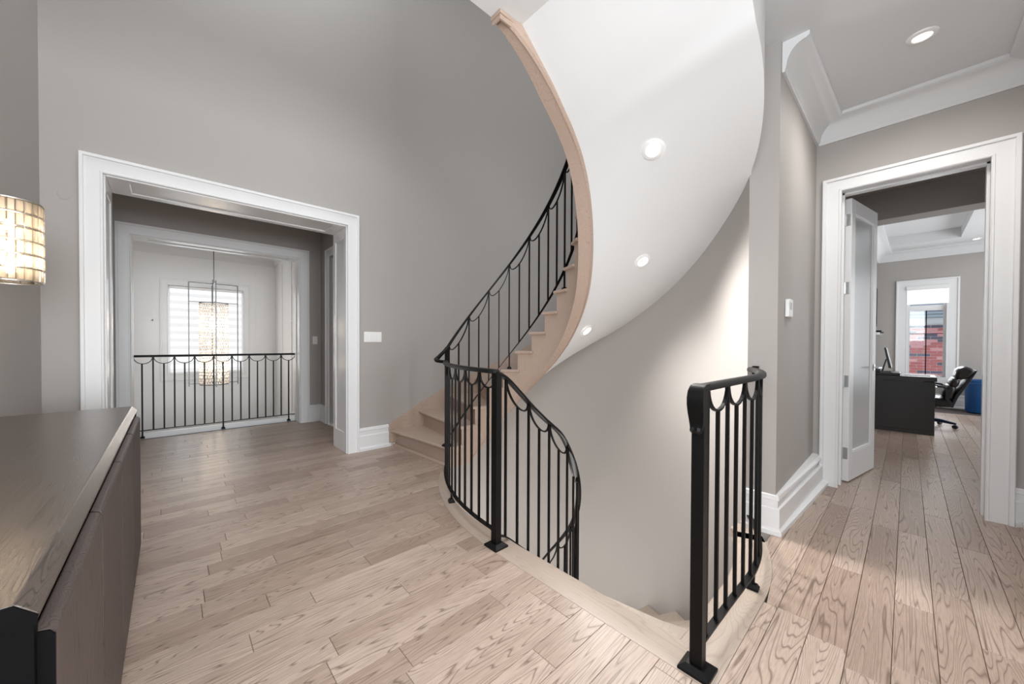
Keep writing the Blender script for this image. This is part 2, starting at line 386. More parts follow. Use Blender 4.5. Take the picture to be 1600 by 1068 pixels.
struct(MB().box(3.4, -7.2, -.06, 3.55, -4.5, ZC+.05).box(3.4, -1.9, -.06, 3.55, -.62, ZC+.05).box(3.4, -4.5, -.06, 3.55, -1.9, .5).box(3.4, -4.5, 2.5, 3.55, -1.9, ZC+.05).build('wall_right', 'wall'))
# under the floor: closing walls of the stair shaft
struct(MB().box(1.28, .30, -3.2, 1.40, YL, -.05).box(1.28, .25, -3.2, 2.95, .40, -.05).build('wall_shaft', 'wall'))
struct(MB().box(1.2, .2, -7.05, 4.1, 4.1, -3.2).build('floor_basement', 'stairdn'))

# ceilings and upper floor slab
arcp = [(OX+RO*math.cos(math.radians(a)), OY+RO*math.sin(math.radians(a))) for a in range(-90, int(th_end)+1, 3)]
arcp = [p for p in arcp if p[0] < 2.893]+[(2.893, ys)]
mb = MB().prism([(XW, -7.05), (1.62, -7.05), (1.62, 1.44), (1.62, 1.535), (1.45, 1.535), (XW, 1.535)], ZC, ZUP)
mb.prism([(1.62, -7.05), (XD+.2, -7.05), (XD+.2, YR), (2.893, YR), (2.893, ys)]+arcp[::-1][1:]+[(1.62, OY-RO)], ZC, ZUP)
struct(mb.build('ceiling', 'ceil'), 'flat white ceiling of the hall')
struct(MB().box(XW-.1, -7.05, ZTOP, 4.4, YL+.3, ZTOP+.1).build('ceiling_upper', 'ceil'))
# hall behind the opening, its wall with the second opening, foyer beyond
HA, HB = -.474, 1.619
HXa, HXb = HA+CW, HB-CW
struct(MB().box(-.92, YH, -.3, HXa-.02, YH+.27, ZC+.05).box(HXb+.02, YH, -.3, 1.95, YH+.27, ZC+.05).box(HXa-.02, YH, OZ+.02, HXb+.02, YH+.27, ZC+.05).build('wall_passage', 'wall'), 'greige passage wall with a second cased opening')
struct(MB().box(1.79, YL+.4, -.06, 1.94, 4.62, ZC).box(1.79, 5.36, -.06, 1.94, YH, ZC).box(1.79, 4.62, 2.44, 1.94, 5.36, ZC).build('wall_passage_right', 'wall'))
struct(MB().box(-1.05, YL+.4, -.06, -.9, YH, ZC).build('wall_passage_left', 'wall'))
struct(MB().box(-1.05, YL+.4, 2.95, 1.95, YH, 3.05).build('ceiling_passage', 'ceil'))
FY, FX0, FX1 = 9.0, -2.0, 1.815
fw_ = MB().box(FX0, FY, -2.9, -.02, FY+.15, ZC).box(1.21, FY, -2.9, FX1+.15, FY+.15, ZC).box(-.02, FY, 2.29, 1.21, FY+.15, ZC).box(-.02, FY, -2.9, 1.21, FY+.15, .575)
fwall = struct(fw_.build('wall_foyer', 'white'), 'white panelled foyer wall')
frw = struct(MB().box(FX1, YH+.27, -2.9, FX1+.15, FY, ZC).build('wall_foyer_right', 'white'))
struct(MB().box(FX0-.15, YH+.27, -2.9, FX0, FY, ZC).build('wall_foyer_left', 'white'))
struct(MB().box(FX0, YH+.27, ZC, FX1+.1, FY, ZC+.1).build('ceiling_foyer', 'ceil'))
struct(MB().box(FX0, YH+.1, -3.0, FX1, FY, -2.9).box(FX0, YH+.27, -2.9, FX1, YH+.32, -.06).build('floor_foyer', 'white'))
# panel mouldings on the foyer walls
for x in (-1.3, -.62, -.245, 1.45): MB().box(x-.012, FY-.012, -1.5, x+.012, FY, 2.82).build('panel_moulding', 'white', fwall)
for z in (1.61, -.15): MB().box(FX0, FY-.012, z-.012, -.15, FY, z+.012).build('panel_moulding', 'white', fwall); MB().box(1.35, FY-.012, z-.012, FX1, FY, z+.012).build('panel_moulding', 'white', fwall)
for y in (8.3, 7.55, 6.8): MB().box(FX1-.012, y-.012, -1.5, FX1, y+.012, 2.82).build('panel_moulding', 'white', frw)
for z in (1.61, -.15): MB().box(FX1-.012, YH+.3, z-.012, FX1, FY, z+.012).build('panel_moulding', 'white', frw)
# office shell
OXF = 11.3; OYL = .42
struct(MB().box(OXF, -2.7, -.06, OXF+.2, -.46, ZC+.2).box(OXF, .005, -.06, OXF+.2, 2.0, ZC+.2).box(OXF, -.46, 2.31, OXF+.2, .005, ZC+.2).box(OXF, -.46, -.06, OXF+.2, .005, .57).build('wall_office_far', 'wall'), 'greige office wall around the window')
struct(MB().box(6.1, OYL, -.06, OXF, OYL+.15, ZC+.2).build('wall_office_left', 'wall'))
struct(MB().box(XD+.2, 1.75, -.06, 6.1, 1.9, ZC).build('wall_office_entry', 'wall'))
struct(MB().box(XD+.2, -2.75, -.06, 7.1, -2.6, ZC+.2).box(10.5, -2.75, -.06, OXF+.2, -2.6, ZC+.2).box(7.1, -2.75, 2.55, 10.5, -2.6, ZC+.2).box(7.1, -2.75, -.06, 10.5, -2.6, .5).build('wall_office_right', 'wall'))
struct(MB().box(XD+.2, -2.6, -.06, XD+.3, -.62, 2.86).build('wall_office_near', 'wall'))
struct(MB().box(XD+.2, -2.6, 2.86, 6.05, 1.9, 2.96).box(6.05, -2.6, 2.56, 6.33, 1.9, ZC+.2).build('beam_office', 'wall'), 'greige dropped beam inside the office entry')
# office ceiling with a raised tray
oc = MB().box(6.33, -2.6, ZC, 7.2, OYL, ZC+.05).box(10.55, -2.6, ZC, OXF, OYL, ZC+.05).box(7.2, -2.6, ZC, 10.55, -.57, ZC+.05).box(7.2, .30, ZC, 10.55, OYL, ZC+.05)
oc.box(7.1, -.62, ZC+.17, 10.65, .35, ZC+.22).box(7.1, -.60, ZC+.05, 7.2, .33, ZC+.17).box(10.55, -.60, ZC+.05, 10.65, .33, ZC+.17).box(7.2, -.60, ZC+.05, 10.55, -.57, ZC+.17).box(7.2, .30, ZC+.05, 10.55, .33, ZC+.17)
struct(oc.build('ceiling_office', 'ceil'), 'white office ceiling with a raised tray')

# ================================================================== TRIM
def frame_u(name, axis, plane, a0, a1, ztop, sgn, cw=CW, z0=0, parent=None, full=False):
    """mitred casing; axis 'X': opening runs along X in plane Y=plane, sgn = side it stands proud of"""
    prof = [(0, 0), (0, .016), (.006, .021), (.014, .021), (.017, .017), (cw-.026, .017), (cw-.022, .030), (cw-.004, .030), (cw, .026), (cw, 0)]
    if full: pts = [(a0, z0, -1, -1), (a0, ztop, -1, 1), (a1, ztop, 1, 1), (a1, z0, 1, -1)]
    else: pts = [(a0, z0, -1, 0), (a0, ztop, -1, 1), (a1, ztop, 1, 1), (a1, z0, 1, 0)]
    rs = []
    for a, z, da, dz in pts:
        r = []
        for o, t in prof:
            A, Z, P = a+da*o, z+dz*o, plane+sgn*t
            r.append((A, P, Z) if axis == 'X' else (P, A, Z))
        rs.append(r)
    return MB().rings(rs, True, True, full).build(name, 'white', parent)
def jamb(name, axis, p0, p1, a0, a1, ztop, parent, panel=True):
    """white lining of an opening, each face with a moulded recessed panel"""
    t = .02
    mb = MB()
    def bx(a, b, z, A, B, Z): (mb.box(a, b, z, A, B, Z) if axis == 'X' else mb.box(b, a, z, B, A, Z))
    bx(a0-t, p0, 0, a0, p1, ztop); bx(a1, p0, 0, a1+t, p1, ztop); bx(a0-t, p0, ztop, a1+t, p1, ztop+t)
    mb.build('jamb', 'white', parent)
    if not panel: return
    m, e, d = .075, .016, .012
    def fr(kind):
        f = MB()
        def b3(u0, v0, u1, v1):      # u across the depth, v along
            if kind == 'top':
                q = (v0, u0, ztop-d, v1, u1, ztop)
            elif kind == 'l': q = (a0, u0, v0, a0+d, u1, v1)
            else: q = (a1-d, u0, v0, a1, u1, v1)
            f.box(*q) if axis == 'X' else f.box(q[1], q[0], q[2], q[4], q[3], q[5])
        u0, u1 = p0, p1
        v0, v1 = (a0+d, a1-d) if kind == 'top' else (0, ztop)
        mv = .13 if kind == 'top' else .22
        b3(u0, v0, u0+m, v1); b3(u1-m, v0, u1, v1); b3(u0+m, v0, u1-m, v0+mv); b3(u0+m, v1-.12, u1-m, v1)
        return f.build('jamb_panel_frame', 'white', parent, bevel=.005)
    for k in ('top', 'l', 'r'): fr(k)
t1 = struct(frame_u('trim_1', 'X', YL, OXa, OXb, OZ, -1), 'white casing of the wide opening in the two-storey wall')
jamb('trim', 'X', YL, YL+.40, OXa, OXb, OZ, t1)
frame_u('casing_back', 'X', YL+.40, OXa, OXb, OZ, 1, parent=t1)
t2 = struct(frame_u('trim_2', 'X', YH, HXa, HXb, OZ, -1), 'white casing of the second opening onto the foyer balcony')
jamb('trim', 'X', YH, YH+.27, HXa, HXb, OZ, t2)
t3 = struct(frame_u('trim_3', 'Y', XD, DY0+.004, DY1-.004, 2.446, -1, cw=.114), 'white casing of the office doorway')
mb = MB().box(XD-.002, DY1, 0, XD+.2, DY1+.02, 2.45).box(XD-.002, DY0-.02, 0, XD+.2, DY0, 2.45).box(XD-.002, DY0-.02, 2.45, XD+.2, DY1+.02, 2.47)
mb.box(XD+.09, DY0, 0, XD+.15, DY0+.013, 2.45).box(XD+.09, DY1-.013, 0, XD+.15, DY1, 2.45).box(XD+.09, DY0, 2.437, XD+.15, DY1, 2.45)
mb.build('jamb', 'white', t3)
t4 = struct(frame_u('trim_4', 'Y', 1.79, 4.62, 5.36, 2.44, -1, cw=.11), 'white door casing on the passage side wall')
struct(MB().box(1.83, 4.62, .01, 1.87, 5.36, 2.43).build('door_2', 'white'), 'white passage side door')
BB = [(0, 0), (.030, 0), (.030, .028), (.022, .040), (.020, .045), (.020, .165), (.012, .172), (.012, .215), (.018, .222), (.014, .246), (.004, .252), (0, .252)]
def baseboard(name, path, label=None):   # wall on the right of travel, board stands to the left
    return struct(sweep([(x, y, 0) for x, y in path], BB).build(name, 'white'), label)
baseboard('baseboard_left', [(1.968, YL), (XB+.001, YL)], 'white baseboard left of the first stair step')
baseboard('baseboard_left_far', [(XA-.001, YL), (XW, YL), (XW, .25)])
baseboard('baseboard_hall', [(XD, .362+.112), (XD, YR), (2.893, YR), (2.893, ys+.02)], 'stepped white baseboard along the hall wall')
baseboard('baseboard_right', [(1.62, -.52), (XD, -.52), (XD, DY0-.111)])
baseboard('baseboard_passage', [(1.79, 5.36+.111), (1.79, YH), (HB+.001, YH)])
baseboard('baseboard_office', [(OXF, -2.6), (OXF, OYL), (6.2, OYL)])
# cove crown
CRV = [(0, 2.867), (.012, 2.867), (.014, 2.885)]+[(.018+.092*(1-math.cos(a)), 2.889+.128*math.sin(a)) for a in [PI/2*k/8 for k in range(9)]]+[(.115, 3.022), (.124, 3.026), (.124, 3.05), (0, 3.05)]
def crown(name, path, label=None):
    return struct(sweep([(x, y, 0) for x, y in path], CRV).build(name, 'ceil', smooth=True), label)
crown('trim_5', [(XD-.0, -.52), (XD, YR), (2.931, YR)], 'white cove moulding around the hall ceiling')
crown('trim_5_right', [(1.62, -.52), (XD, -.52)])
crown('trim_6', [(FX1, YH+.3), (FX1, FY), (FX0, FY)], 'white cove moulding in the foyer')
crown('trim_7', [(OXF, -2.6), (OXF, OYL), (6.35, OYL)], 'white cove moulding in the office')

# ================================================================== STAIRCASE (up)
def nose_s(i):
    return 107.8-12.87*i if i <= 11 else -33.77-9.8*(i-11)
TI = [(75, -.057), (60, .16), (45, .376), (30, .593), (15, .81), (0, .996), (-15, 1.2), (-30, 1.43), (-45, 1.66), (-60, 1.985), (-75, 2.31), (-90, 2.575), (-102, 2.694), (-114, 2.806), (-125.3, 2.918), (-136, 2.988), (-149.4, 3.056)]
TO = [(88, 0), (75, .19), (60, .40), (40, .69), (22.7, .94), (12.3, 1.102), (-1.1, 1.285), (-14.3, 1.50), (-27.6, 1.732), (-41.4, 1.979), (-50.5, 2.135), (-63.9, 2.29), (-75, 2.45), (-90, 2.70), (-108.7, 2.88), (-122, 2.98), (-135, 3.05), (-149.4, 3.056)]
def smooth_tab(tab):
    def f(s): return sum(lerp_tab(tab, s+d)*w_ for d, w_ in ((-6, .2), (-3, .2), (0, .2), (3, .2), (6, .2)))
    return f
zin = smooth_tab(TI); zout = smooth_tab(TO)
stair = tag(empty('staircase', (1.97, 3.3, 0)), 'curving oak staircase rising along the two-storey wall', 'staircase')
def P(o):  # keep world coordinates under a moved empty
    o.matrix_parent_inverse = Matrix.Translation(-Vector(o.parent.location)); return o
for i in range(1, 18):
    a, b = nose_s(i), nose_s(i+1)-2.6
    n = 7; top, z = [], RISE*i
    inn_ = [pin(a+(b-1.5-a)*k/n, .620) for k in range(n+1)]; dl = min(8, max(0, (i-5)*1.6)); out_ = [pout(a+dl+(b-a)*k/n, .002) for k in range(n+1)]
    ring_b = [(*p, z-.028) for p in inn_]+[(*out_[k], min(z-.004, max(z-.028, zout(a+dl+(b-a)*k/n)+.012))) for k in range(n, -1, -1)]
    P(MB().rings([ring_b, [(x, y, z) for x, y, _ in ring_b]]).build('tread', 'stair', stair, bevel=.008))
    r = a-2.4
    q = [pin(r, .644), pout(r+dl, .002), pout(r+dl-1.2, .002), pin(r-1.2, .644)]
    zl = max(z-RISE, 0); zo = max(zl, zout(r+dl)+.012)
    P(MB().rings([[(*q[0], zl), (*q[1], zo), (*q[2], zo), (*q[3], zl)], [(*c, z-.026) for c in q]]).build('riser', 'stair', stair))
rsh = [pin(nose_s(1)-2.4, .64), pout(nose_s(1)-2.4, .03)]
P(MB().prism([rsh[0], rsh[1], (rsh[1][0]-.045, rsh[1][1]), (rsh[0][0]-.045, rsh[0][1]-.01)], -.012, .022).build('riser_shoe', 'stair', stair, bevel=.006))
# cut inner stringer with a wide under-board
mb = MB()
brk = [nose_s(i)-2.4 for i in range(1, 19)]
s_list = sorted(set([88-k*3 for k in range(80) if 88-k*3 > -149]+[-149.4]), reverse=True)
for i in range(1, 19):
    a = brk[i-1]; b = brk[i] if i < 18 else -149.4
    n = 6 if i < 18 else 12
    zt = RISE*i-.028 if i < 18 else ZUP-.03
    rs = []
    for k in range(n+1):
        s = a+(b-a)*k/n; zb = max(zin(s), -.02); zb = min(zb, zt-.005)
        (x0, y0), (x1, y1) = pin(s, RI), pin(s, RI+.04)
        rs.append([(x0, y0, zb), (x0, y0, zt), (x1, y1, zt), (x1, y1, zb)])
    mb.rings(rs)
P(mb.build('inner_stringer', 'stair', stair, smooth=True))
rs = []; rs2 = []
def uw(s): return .092 if s > -112 else .092-.044*min(1, (-112-s)/37)
for s in [70-2.5*k for k in range(88)]:
    if s < -149.4: break
    z = zin(s); 
    (x0, y0), (x1, y1) = pin(s, RI-.006), pin(s, RI+uw(s))
    rs.append([(x0, y0, z-.012), (x0, y0, z+.012), (x1, y1, z+.012), (x1, y1, z-.012)])
    (x0, y0), (x1, y1) = pin(s, RI+uw(s)-.004), pin(s, RI+uw(s)+.012); zt = z+.016+max(0, min(.06, (-95-s)*.0015))
    rs2.append([(x0, y0, z-.020), (x0, y0, zt), (x1, y1, zt), (x1, y1, z-.010)])
P(MB().rings(rs).build('stringer_underboard', 'stair', stair, smooth=True))
P(MB().rings(rs2).build('stringer_bead', 'stair', stair, smooth=True))
P(MB().box(1.432, 1.468, 3.006, 1.600, 1.484, 3.049).box(1.432, 1.484, 3.006, 1.446, 1.538, 3.049).build('stringer_cap', 'stair', stair, bevel=.004))
P(MB().box(1.424, 1.460, 3.028, 1.604, 1.469, 3.049).box(1.424, 1.469, 3.028, 1.433, 1.538, 3.049).build('cap_fillet', 'stair', stair, bevel=.002))
P(MB().box(1.446, 1.484, 3.034, 1.50, 1.538, 3.049).build('cap_fill', 'stair', stair))
rs = []
for k in range(60):
    s = 95.6-k*2.6; i = (107.8-s)/12.87 if s > -33.77 else 11+(-33.77-s)/9.8
    zt = i*RISE+.075+max(0, .0)
    if k == 0: zt = .255
    (x0, y0), (x1, y1) = pout(s, .0), pout(s, .022)
    rs.append([(x0, y0, max(-.02, zt-.42, zout(s)+.04)), (x0, y0, zt), (x1, y1, zt), (x1, y1, max(-.02, zt-.42, zout(s)+.04))])
P(MB().rings(rs).build('wall_stringer', 'stair', stair, smooth=True))
# plaster soffit with its free outer fascia
mb = MB(); ss = [72-2*k for k in range(200) if 72-2*k > -136]; g = []
for s in ss:
    a = pin(s, RI+uw(s)+.002); b = pout(s, -.01 if s > th_end else 0); za, zb = zin(s)+.004, zout(s)
    bl_ = max(0, min(1, (-104-s)/32)); za = za*(1-bl_)+max(za, 2.60+(-90-s)*.0098)*bl_
    g.append([(a[0]+(b[0]-a[0])*u, a[1]+(b[1]-a[1])*u, za+(zb-za)*u) for u in [k/10 for k in range(11)]])
mb.rings(g, closed=False, caps=False)
g2 = g[-1]; mb.rings([g2, [(x-.03, y, ZC+.004) for x, y, z in g2]], closed=False, caps=False)
soff = struct(mb.build('ceiling_soffit', 'ceil', smooth=True), 'smooth white plaster underside of the curved stair')
fs = [s for s in ss if s <= th_end+6]
MB().rings([[(*pout(s), zout(s)), (*pout(s), ZC+.02)] for s in fs], closed=False, caps=False).build('soffit_fascia', 'ceil', soff, smooth=True)

# ================================================================== STAIR (down)
down = tag(empty('lower_staircase', (1.6, 1.0, 0)), 'pale oak steps curving down to the basement', 'staircase')
def dn_out(k): return -29.7+11.5*(k-7)
def dn_in(k): return {0: -146, 1: -125, 2: -104}.get(k, -86+11.3*(k-3))
for k in range(1, 15):
    n = 5; z = -.181*k
    gi = lambda q: pin(q, .63)
    go = lambda q: pout(q, .002) if q > -90 else (CX-(-90-q)*DK*1.9, OY-RO+.002)
    ai, bi, ao, bo = dn_in(k), dn_in(k-1)-3, dn_out(k), dn_out(k-1)-2
    inn_ = [gi(ai+(bi-ai)*j_/n) for j_ in range(n+1)]; out_ = [go(ao+(bo-ao)*j_/n) for j_ in range(n+1)]
    P(MB().prism(inn_+out_[::-1], z-.03, z).build('tread', 'stairdn', down))
    ri, ro = dn_in(k-1)-1.5, dn_out(k-1)-1.2
    P(MB().prism([gi(ri), go(ro), go(ro-1.0), gi(ri-1.5)], z, z+.151).build('riser', 'stairdn', down))

# ================================================================== RAILINGS
RAILP = [(-.021, -.010), (-.021, .004), (-.016, .010), (-.008, .014), (.008, .014), (.016, .010), (.021, .004), (.021, -.010), (.012, -.014), (-.012, -.014)]
FLAT = [(-.013, -.005), (-.013, .005), (.013, .005), (.013, -.005)]
def foot(p, parent, w=.075, rz=0):
    mb = MB().box(-w/2, -w/2, 0, w/2, w/2, .010)
    q = w*.30
    mb.rings([[(-w/2, -w/2, .010), (w/2, -w/2, .010), (w/2, w/2, .010), (-w/2, w/2, .010)], [(-q, -q, .026), (q, -q, .026), (q, q, .026), (-q, q, .026)]])
    o = mb.build('foot_plate', 'iron', parent); o.location = p; o.rotation_euler = (0, 0, rz); return o
class Rail:
    """plan path sampled by arc length; z of top and bottom rail as functions of arc length"""
    def __init__(s, pts):
        s.p = pts; s.l = [0]
        for a, b in zip(pts, pts[1:]): s.l.append(s.l[-1]+math.hypot(b[0]-a[0], b[1]-a[1]))
    def at(s, d):
        d = max(0, min(s.l[-1], d))
        for i in range(len(s.p)-1):
            if d <= s.l[i+1]:
                t = (d-s.l[i])/max(1e-9, s.l[i+1]-s.l[i]); a, b = s.p[i], s.p[i+1]
                return a[0]+(b[0]-a[0])*t, a[1]+(b[1]-a[1])*t
        return s.p[-1]
    def ang(s, d):
        a, b = s.at(d-.02), s.at(d+.02); return math.atan2(b[1]-a[1], b[0]-a[0])
def make_rail(root, R, zt, zb, d0, d1, full, mids, bays, feet=(), sink=0, bw=.0125, dip=.092, bot0=None, bot1=None, railprof=RAILP):
    """full: arc lengths of bars reaching the hand rail; mids: bars hanging on scallops; bays: (da, dm, db)"""
    n = max(8, int((d1-d0)/.03))
    sweep([(*R.at(d0+(d1-d0)*k/n), zt(d0+(d1-d0)*k/n)) for k in range(n+1)], railprof).build('hand_rail', 'iron', root, smooth=True)
    b0 = d0 if bot0 is None else bot0; b1 = d1 if bot1 is None else bot1
    sweep([(*R.at(b0+(b1-b0)*k/n), zb(b0+(b1-b0)*k/n)) for k in range(n+1)], FLAT).build('bottom_rail', 'iron', root)
    for d in full: bar('baluster', (*R.at(d), zb(d)), zt(d)-.008, bw, 'iron', root, R.ang(d))
    for a, m, b in bays:
        zlo = (zt(a)+zt(b))/2-dip-.012
        if m is not None: bar('baluster', (*R.at(m), zb(m)), (zt(a)+zt(b))/2-dip-.010, bw, 'iron', root, R.ang(m))
        pts = []
        for k in range(15):
            u = -1+2*k/14; ang = PI*k/14; d = (a+b)/2-(b-a)/2*math.cos(ang)*.94
            z0 = zt(a)+(zt(b)-zt(a))*(d-a)/(b-a)
            pts.append((*R.at(d), z0-.010-dip*math.sin(ang)))
        an = R.ang((a+b)/2)
        strip(pts, (-math.sin(an), math.cos(an), 0), .0125, .0085).build('scallop', 'iron', root)
    for d, zf in feet:
        bar('baluster_foot', (*R.at(d), zf), zb(d), bw, 'iron', root, R.ang(d)); foot((*R.at(d), zf), root, .045, R.ang(d))
def scroll(root, p, ang, drop=.16):
    """hand rail end that rolls over and drops in front of the newel, ending in a small curl"""
    ux, uy = math.cos(ang), math.sin(ang); x, y, z = p; pts = []
    prof = [(0.035, .002), (0, .004), (-.022, .000), (-.036, -.014), (-.041, -.034), (-.040, -.058), (-.034, -.085), (-.028, -.110), (-.026, -.130), (-.030, -.146), (-.038, -.152), (-.044, -.146), (-.042, -.138)]
    wd = [.042, .044, .047, .050, .052, .052, .050, .046, .042, .038, .036, .034, .032]
    rs = []
    for k, ((u, v), w_) in enumerate(zip(prof, wd)):
        a = prof[max(0, k-1)]; b = prof[min(len(prof)-1, k+1)]; tu, tv = b[0]-a[0], b[1]-a[1]; l = math.hypot(tu, tv); nu, nv = -tv/l, tu/l
        h = .011
        def pt(off, side): 
            U, V = u+nu*off, v+nv*off; return (x+ux*U-uy*side, y+uy*U+ux*side, z+V)
        rs.append([pt(-h, -w_/2), pt(-h, w_/2), pt(h*.4, w_/2), pt(h, w_/4), pt(h*.75, 0), pt(h, -w_/4), pt(h*.4, -w_/2)])
    MB().rings(rs).build('rail_scroll', 'iron', root, smooth=True)
# --- hall side railing by the second newel
rr = tag(empty('landing_railing', (1.475, .475, 0)), 'short black iron railing with a scrolled newel beside the hall', 'railing')
pts = [(1.475, .475), (1.8, .470), (2.106, .463)]+[(2.106+1.697*math.sin(a), 2.16-1.697*math.cos(a)) for a in [k*.03 for k in range(1, 16)]]
R1 = Rail(pts); ZT = 1.028
Pz = lambda lst, root: None
def world_children(root):
    for o in root.children: o.matrix_parent_inverse = Matrix.Translation(-Vector(root.location))
fl = [.072, .299, .526, .75, .97, 1.09]; 
make_rail(rr, R1, lambda d: ZT, lambda d: .092, 0, R1.l[-1], fl, [], [(a, (a+b)/2, b) for a, b in zip(fl, fl[1:-1])], feet=[(.70, .002)], bot0=.03)
bar('newel_post', (1.475, .475, .002), ZT-.004, .040, 'iron', rr, 0)
foot((1.475, .475, .002), rr, .10)
scroll(rr, (1.475, .475, ZT), 0)
MB().box(2.862, .60, ZT-.05, 2.893, .63, ZT+.02).build('wall_bracket', 'iron', rr)
world_children(rr)
# --- well guard + descending railing from the first newel
gr = tag(empty('stairwell_railing', (1.467, 1.523, 0)), 'black iron scalloped railing circling the stairwell and descending with the lower steps', 'railing')
gp = [(1.467, 1.523)]
for k in range(1, 30):
    y = 1.523+k*.04
    if y > 2.66: break
    gp.append((nos_x(y)+.055+max(0, (y-2.0))*.03, y))
R2 = Rail(gp); e = R2.l[-1]
fl = [0, .185, .37, .555, .74, .925, 1.11]
make_rail(gr, R2, lambda d: 1.022, lambda d: .085, 0, e, fl[1:], [], [(a, (a+b)/2, b) for a, b in zip(fl, fl[1:])], feet=[(.66, .002)])
bar('newel_post', (1.467, 1.523, .002), 1.015, .042, 'iron', gr, 0)
foot((1.467, 1.523, .002), gr, .10)
dp = [(1.467, 1.533), (1.8, 1.530), (2.106, 1.525)]
for k in range(1, 60):
    a = -90+k*3
    dp.append((CX+.655*math.cos(math.radians(a)), CY+.008+.655*math.sin(math.radians(a))))
R3 = Rail(dp)
DT = [(0, 1.015), (.05, 1.00), (.091, .98), (.204, .886), (.325, .781), (.455, .681), (.594, .585), (.639, .545), (.71, .45), (.80, .33), (.92, .16), (1.10, -.10), (1.24, -.30), (1.46, -.565), (1.63, -.78), (1.74, -.94), (2.3, -1.75), (2.7, -2.3)]
def ztd(d):
    def f(d):
        for (a, za), (b, zb) in zip(DT, DT[1:]):
            if d <= b: return za+(zb-za)*(d-a)/(b-a)
        return DT[-1][1]
    return sum(f(max(0, d+o)) for o in (-.03, 0, .03))/3
fl = [.085, .29, .495, .70, .905, 1.11, 1.315, 1.52, 1.725, 1.93, 2.135, 2.34]
make_rail(gr, R3, ztd, lambda d: ztd(d)-.955, 0, 2.4, fl, [], [(a, (a+b)/2, b) for a, b in zip(fl, fl[1:])], bot0=.0)
world_children(gr)
# --- railing of the rising flight
ur = tag(empty('stair_railing', (2.09, 2.86, RISE)), 'black iron scalloped railing on the treads of the rising stair', 'railing')
RU = .682
s0 = 92.0
up_pts = [pin(s0-2*k, RU) for k in range(90)]
R4 = Rail(up_pts); deg = R4.l[1]/2
def zup(d): return 1.148+.0151*min(200, d/deg)*1.0
A = lambda s: (s0-s)*deg
fulls = [71.2-17.35*k for k in range(9)]
fl = [A(s) for s in fulls]; bays = [(A(90.5), A(80.7), A(71.2))]+[(a, (a+b)/2, b) for a, b in zip(fl, fl[1:])]
make_rail(ur, R4, zup, lambda d: zup(d)-.915, 0, A(-72), fl, [], bays, bot0=A(88), dip=.118)
bar('newel_post', (*pin(92, RU), RISE), 1.148, .036, 'iron', ur, math.radians(2)); foot((*pin(92, RU), RISE), ur, .075, math.radians(2))
for s in (36.2, -15.5):
    d = A(s); i = math.floor((107.8-s)/12.87); bar('baluster_foot', (*R4.at(d), i*RISE), zup(d)-.915, .0125, 'iron', ur, R4.ang(d)); foot((*R4.at(d), i*RISE), ur, .04, R4.ang(d))
# easing: lower end of the hand rail rolls forward and down onto the well guard
x, y = pin(92, RU); ez = [(x, y, 1.148), (x-.05, y-.005, 1.105), (x-.11, y-.02, 1.065), (x-.165, y-.05, 1.040), (x-.185, y-.10, 1.027), (x-.175, y-.15, 1.022), (x-.165, y-.185, 1.022)]
sweep(ez, RAILP).build('rail_easing', 'iron', ur, smooth=True)
world_children(ur)
# --- balcony railing above the foyer
br = tag(empty('balcony_railing', (.57, 6.02, 0)), 'black iron scalloped balcony railing in the far opening', 'railing')
R5 = Rail([(HXa+.002, 6.02), (HXb-.002, 6.02)])
x0 = HXa+.002; xs = [-.2647+.1039*k for k in range(17)]
fullx = [xs[k]-x0 for k in range(1, 17, 2)]
bays = [(.0, xs[0]-x0, fullx[0])]+[(a, (a+b)/2, b) for a, b in zip(fullx, fullx[1:])]+[(fullx[-1], xs[16]-x0, R5.l[-1])]
make_rail(br, R5, lambda d: 1.02, lambda d: .098, 0, R5.l[-1], fullx, [], bays, feet=[(xs[k]-x0, .002) for k in (0, 8, 16)], dip=.085, bw=.017)
world_children(br)
struct(MB().box(HXa, 6.045, -.2, HXb, 6.09, .055).build('trim_8', 'white'), 'white edge board below the balcony railing')

# ================================================================== DOWNLIGHTS
def downlight(p, nrm, label, power, r=.062, cone=2.5):
    root = tag(empty('downlight', p), label, 'downlight', 'recessed ceiling downlights')
    root.rotation_mode = 'QUATERNION'; root.rotation_quaternion = Vector((0, 0, -1)).rotation_difference(Vector(nrm))
    MB().lathe([(r*.62, -.006), (r*.70, -.012), (r*1.0, -.006), (r*1.04, .002)], 0, 0, 0, 28).build('trim_ring', 'plate', root, smooth=True)
    MB().lathe([(0.0001, .002), (r*.62, .002), (r*.64, -.006)], 0, 0, 0, 24).build('lens', 'pot', root)
    l = bpy.data.lights.new('downlight_lamp', 'SPOT'); l.energy = power; l.spot_size = cone; l.spot_blend = 1.0; l.shadow_soft_size = .16; l.color = (1, .975, .94)
    o = bpy.data.objects.new('lamp', l); C.objects.link(o); o.parent = root; o.location = (0, 0, -.03)
    return root
def soffit_pt(s, u):
    def q(s, u):
        a = pin(s, RI+.094); b = pout(s); za, zb = zin(s)+.004, zout(s); return Vector((a[0]+(b[0]-a[0])*u, a[1]+(b[1]-a[1])*u, za+(zb-za)*u))
    p = q(s, u); n = (q(s+1, u)-q(s-1, u)).cross(q(s, u+.02)-q(s, u-.02)).normalized()
    if n.z > 0: n = -n
    return p, n
for s, u, lab in ((-77.5, .44, 'round downlight high on the stair soffit, nearest of three'), (-46, .42, 'round downlight in the middle of the stair soffit'), (-18.5, .17, 'small tilted downlight low on the soffit beside the oak stringer')):
    p, n = soffit_pt(s, u); downlight(p+n*.003, n, lab, 46 if s < -60 else 86)
downlight((3.504, -.037, ZC-.002), (0, 0, -1), 'round downlight in the flat hall ceiling near the cove moulding', 72, cone=3.0)
